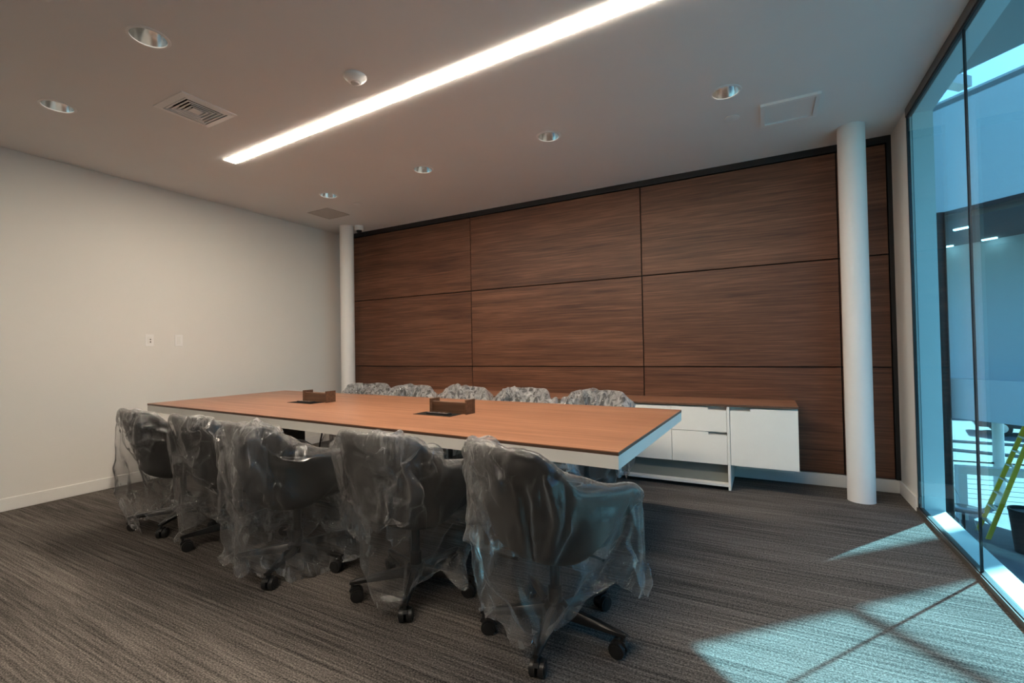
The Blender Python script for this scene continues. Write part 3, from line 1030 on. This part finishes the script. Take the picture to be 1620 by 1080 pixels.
# counter, round table, wire chairs, pot
t = empty('outdoor_counter', (9.15, 10.1, GZ), math.radians(4)); tag(t, 'white outdoor counter on the patio behind the round table', 'counter')
obj('counter_top', bbox(0, 3.2, -.12, .12, 1.08, 1.25, .01), M['render_white'], t)
obj('end_panel', bbox(-.0, .16, -.12, .12, 0, 1.08, .01), M['render_white'], t)
obj('end_panel', bbox(2.9, 3.06, -.12, .12, 0, 1.08, .01), M['render_white'], t)
t = empty('patio_table', (8.78, 8.35, GZ)); tag(t, 'round dark patio table outside below the window', 'table')
bm = bmesh.new(); lathe(bm, [(.30, .70), (.315, .705), (.315, .725), (.30, .73)], 40, cap0=True, cap1=True); obj('table_top', bm, M['car'], t, True)
bm = bmesh.new(); lathe(bm, [(.22, 0), (.22, .015), (.03, .03), (.025, .70)], 24, cap0=True, cap1=True); obj('pedestal', bm, M['frame'], t, True)
def wire_chair(x, y, rz, lab):
    t = empty('wire_chair', (x, y, GZ), rz)
    bm = bmesh.new(); lathe(bm, [(.19, .44), (.2, .45), (.19, .46)], 24, cap0=True, cap1=True); obj('seat', bm, M['frame'], t, True)
    bm = bmesh.new()
    tube(bm, [(-.2, -.12, .45), (-.21, -.22, .7), (-.15, -.25, .84), (0, -.26, .87), (.15, -.25, .84), (.21, -.22, .7), (.2, -.12, .45)], .011, 8)
    for dx in (-.08, 0, .08): tube(bm, [(dx, -.18, .45), (dx, -.255, .86)], .006, 6)
    obj('backrest', bm, M['alu'], t, True)
    for a, b in ((-1, -1), (1, -1), (1, 1), (-1, 1)):
        bm = bmesh.new(); tube(bm, [(a * .13, b * .13, .45), (a * .2, b * .2, 0)], .010, 8); obj('leg', bm, M['alu'], t, True)
    tag(t, lab, 'chair', 'wire patio chairs')
wire_chair(8.20, 8.75, math.radians(60), 'wire patio chair left of the round patio table')
wire_chair(8.95, 9.2, math.radians(-150), 'wire patio chair right of the round patio table')
t = empty('planter_pot', (9.70, 8.22, GZ)); tag(t, 'tall black planter pot on the patio beside the ladder', 'planter')
bm = bmesh.new(); lathe(bm, [(.20, 0), (.24, .4), (.28, .80), (.29, .82), (.29, .86), (.26, .86), (.25, .80)], 32, cap0=True); obj('pot', bm, M['black'], t, True)
bm = bmesh.new(); lathe(bm, [(.25, .80), (.01, .82)], 32, cap1=True); obj('soil', bm, M['patio'], t, True)
# A-frame ladder
t = empty('stepladder', (10.07, 9.05, GZ), math.radians(-90)); tag(t, 'yellow stepladder standing on the patio outside the glass', 'ladder')
LH = 2.45
def rail(bm, p, q, w=.035, d=.075):
    p, q = Vector(p), Vector(q)
    ax = Vector((1, 0, 0)); z = (q - p).normalized(); y = z.cross(ax)
    vs_ = []
    for c in (p, q):
        vs_.append([bm.verts.new(c + ax * (w / 2 * i) + y * (d / 2 * j)) for i, j in ((-1, -1), (1, -1), (1, 1), (-1, 1))])
    bm.faces.new(vs_[0][::-1]); bm.faces.new(vs_[1])
    for i in range(4): bm.faces.new((vs_[0][i], vs_[0][(i + 1) % 4], vs_[1][(i + 1) % 4], vs_[1][i]))
for s in (-1, 1):
    bm = bmesh.new(); rail(bm, (s * .27, -.80, 0), (s * .16, 0, LH)); obj('front_rail', bm, M['ladder_y'], t)
    bm = bmesh.new(); rail(bm, (s * .25, .62, 0), (s * .15, .06, LH)); obj('rear_rail', bm, M['ladder_y'], t)
for k in range(1, 8):
    f = k / 8
    hw = .27 - .11 * f
    obj('tread', bbox(-hw, hw, -.80 + .80 * f - .04, -.80 + .80 * f + .04, LH * f - .015, LH * f + .015), M['alu'], t)
for k in range(1, 6):
    f = k / 6
    hw = .25 - .10 * f
    obj('brace', bbox(-hw, hw, .62 - .56 * f - .015, .62 - .56 * f + .015, LH * f - .015, LH * f + .015), M['alu'], t)
obj('top_cap', bbox(-.2, .2, -.08, .14, LH, LH + .06, .01), M['ladder_y'], t)

# parked car
def car(x, y, rz, lab):
    t = empty('parked_car', (x, y, GZ), rz)
    prof = [(-2.3, .35), (-2.3, .75), (-2.15, .95), (-1.75, 1.05), (-1.3, 1.55), (-.4, 1.70), (.7, 1.66), (1.35, 1.10), (2.1, .98), (2.3, .75), (2.3, .35)]
    bm = bmesh.new(); extrude_xz(bm, prof, -.9, .9)
    bmesh.ops.bevel(bm, geom=bm.edges[:], offset=.06, segments=2, affect='EDGES')
    obj('body', bm, M['car'], t, True)
    for s in (-1, 1):
        bm = bmesh.new(); extrude_xz(bm, [(-1.45, 1.08), (-1.15, 1.48), (-.4, 1.58), (.62, 1.54), (1.05, 1.10)], s * .905 - .005, s * .905 + .005); obj('side_window', bm, M['carglass'], t)
        for wx in (-1.45, 1.4):
            bm = bmesh.new(); tube(bm, [(wx, s * .72, .34), (wx, s * .93, .34)], .34, 24); wh = obj('wheel', bm, M['rubber'], t, True)
            bm = bmesh.new(); tube(bm, [(wx, s * .92, .34), (wx, s * .945, .34)], .2, 16); obj('hubcap', bm, M['alu'], wh, True)
    tag(t, lab, 'car', 'cars parked beyond the patio')
car(15.9, 24.2, math.radians(-12), 'dark car parked in the sunlit lot beyond the railing')
car(14.6, 30.5, math.radians(-8), 'dark car parked farther back in the lot')
for a, b, lab in (((11.2, 19.2), (17, 17.6), 'dark kerb line crossing the sunlit lot nearer the railing'), ((11.9, 21.2), (19, 21.0), 'dark kerb line in the lot in front of the parked car')):
    bm = bmesh.new(); tube(bm, [(0, 0, .05), (b[0] - a[0], b[1] - a[1], .05)], .07, 6)
    o = obj('kerb', bm, M['soffit'], loc=(a[0], a[1], GZ)); tag(o, lab, 'kerb', 'kerbs in the parking lot')
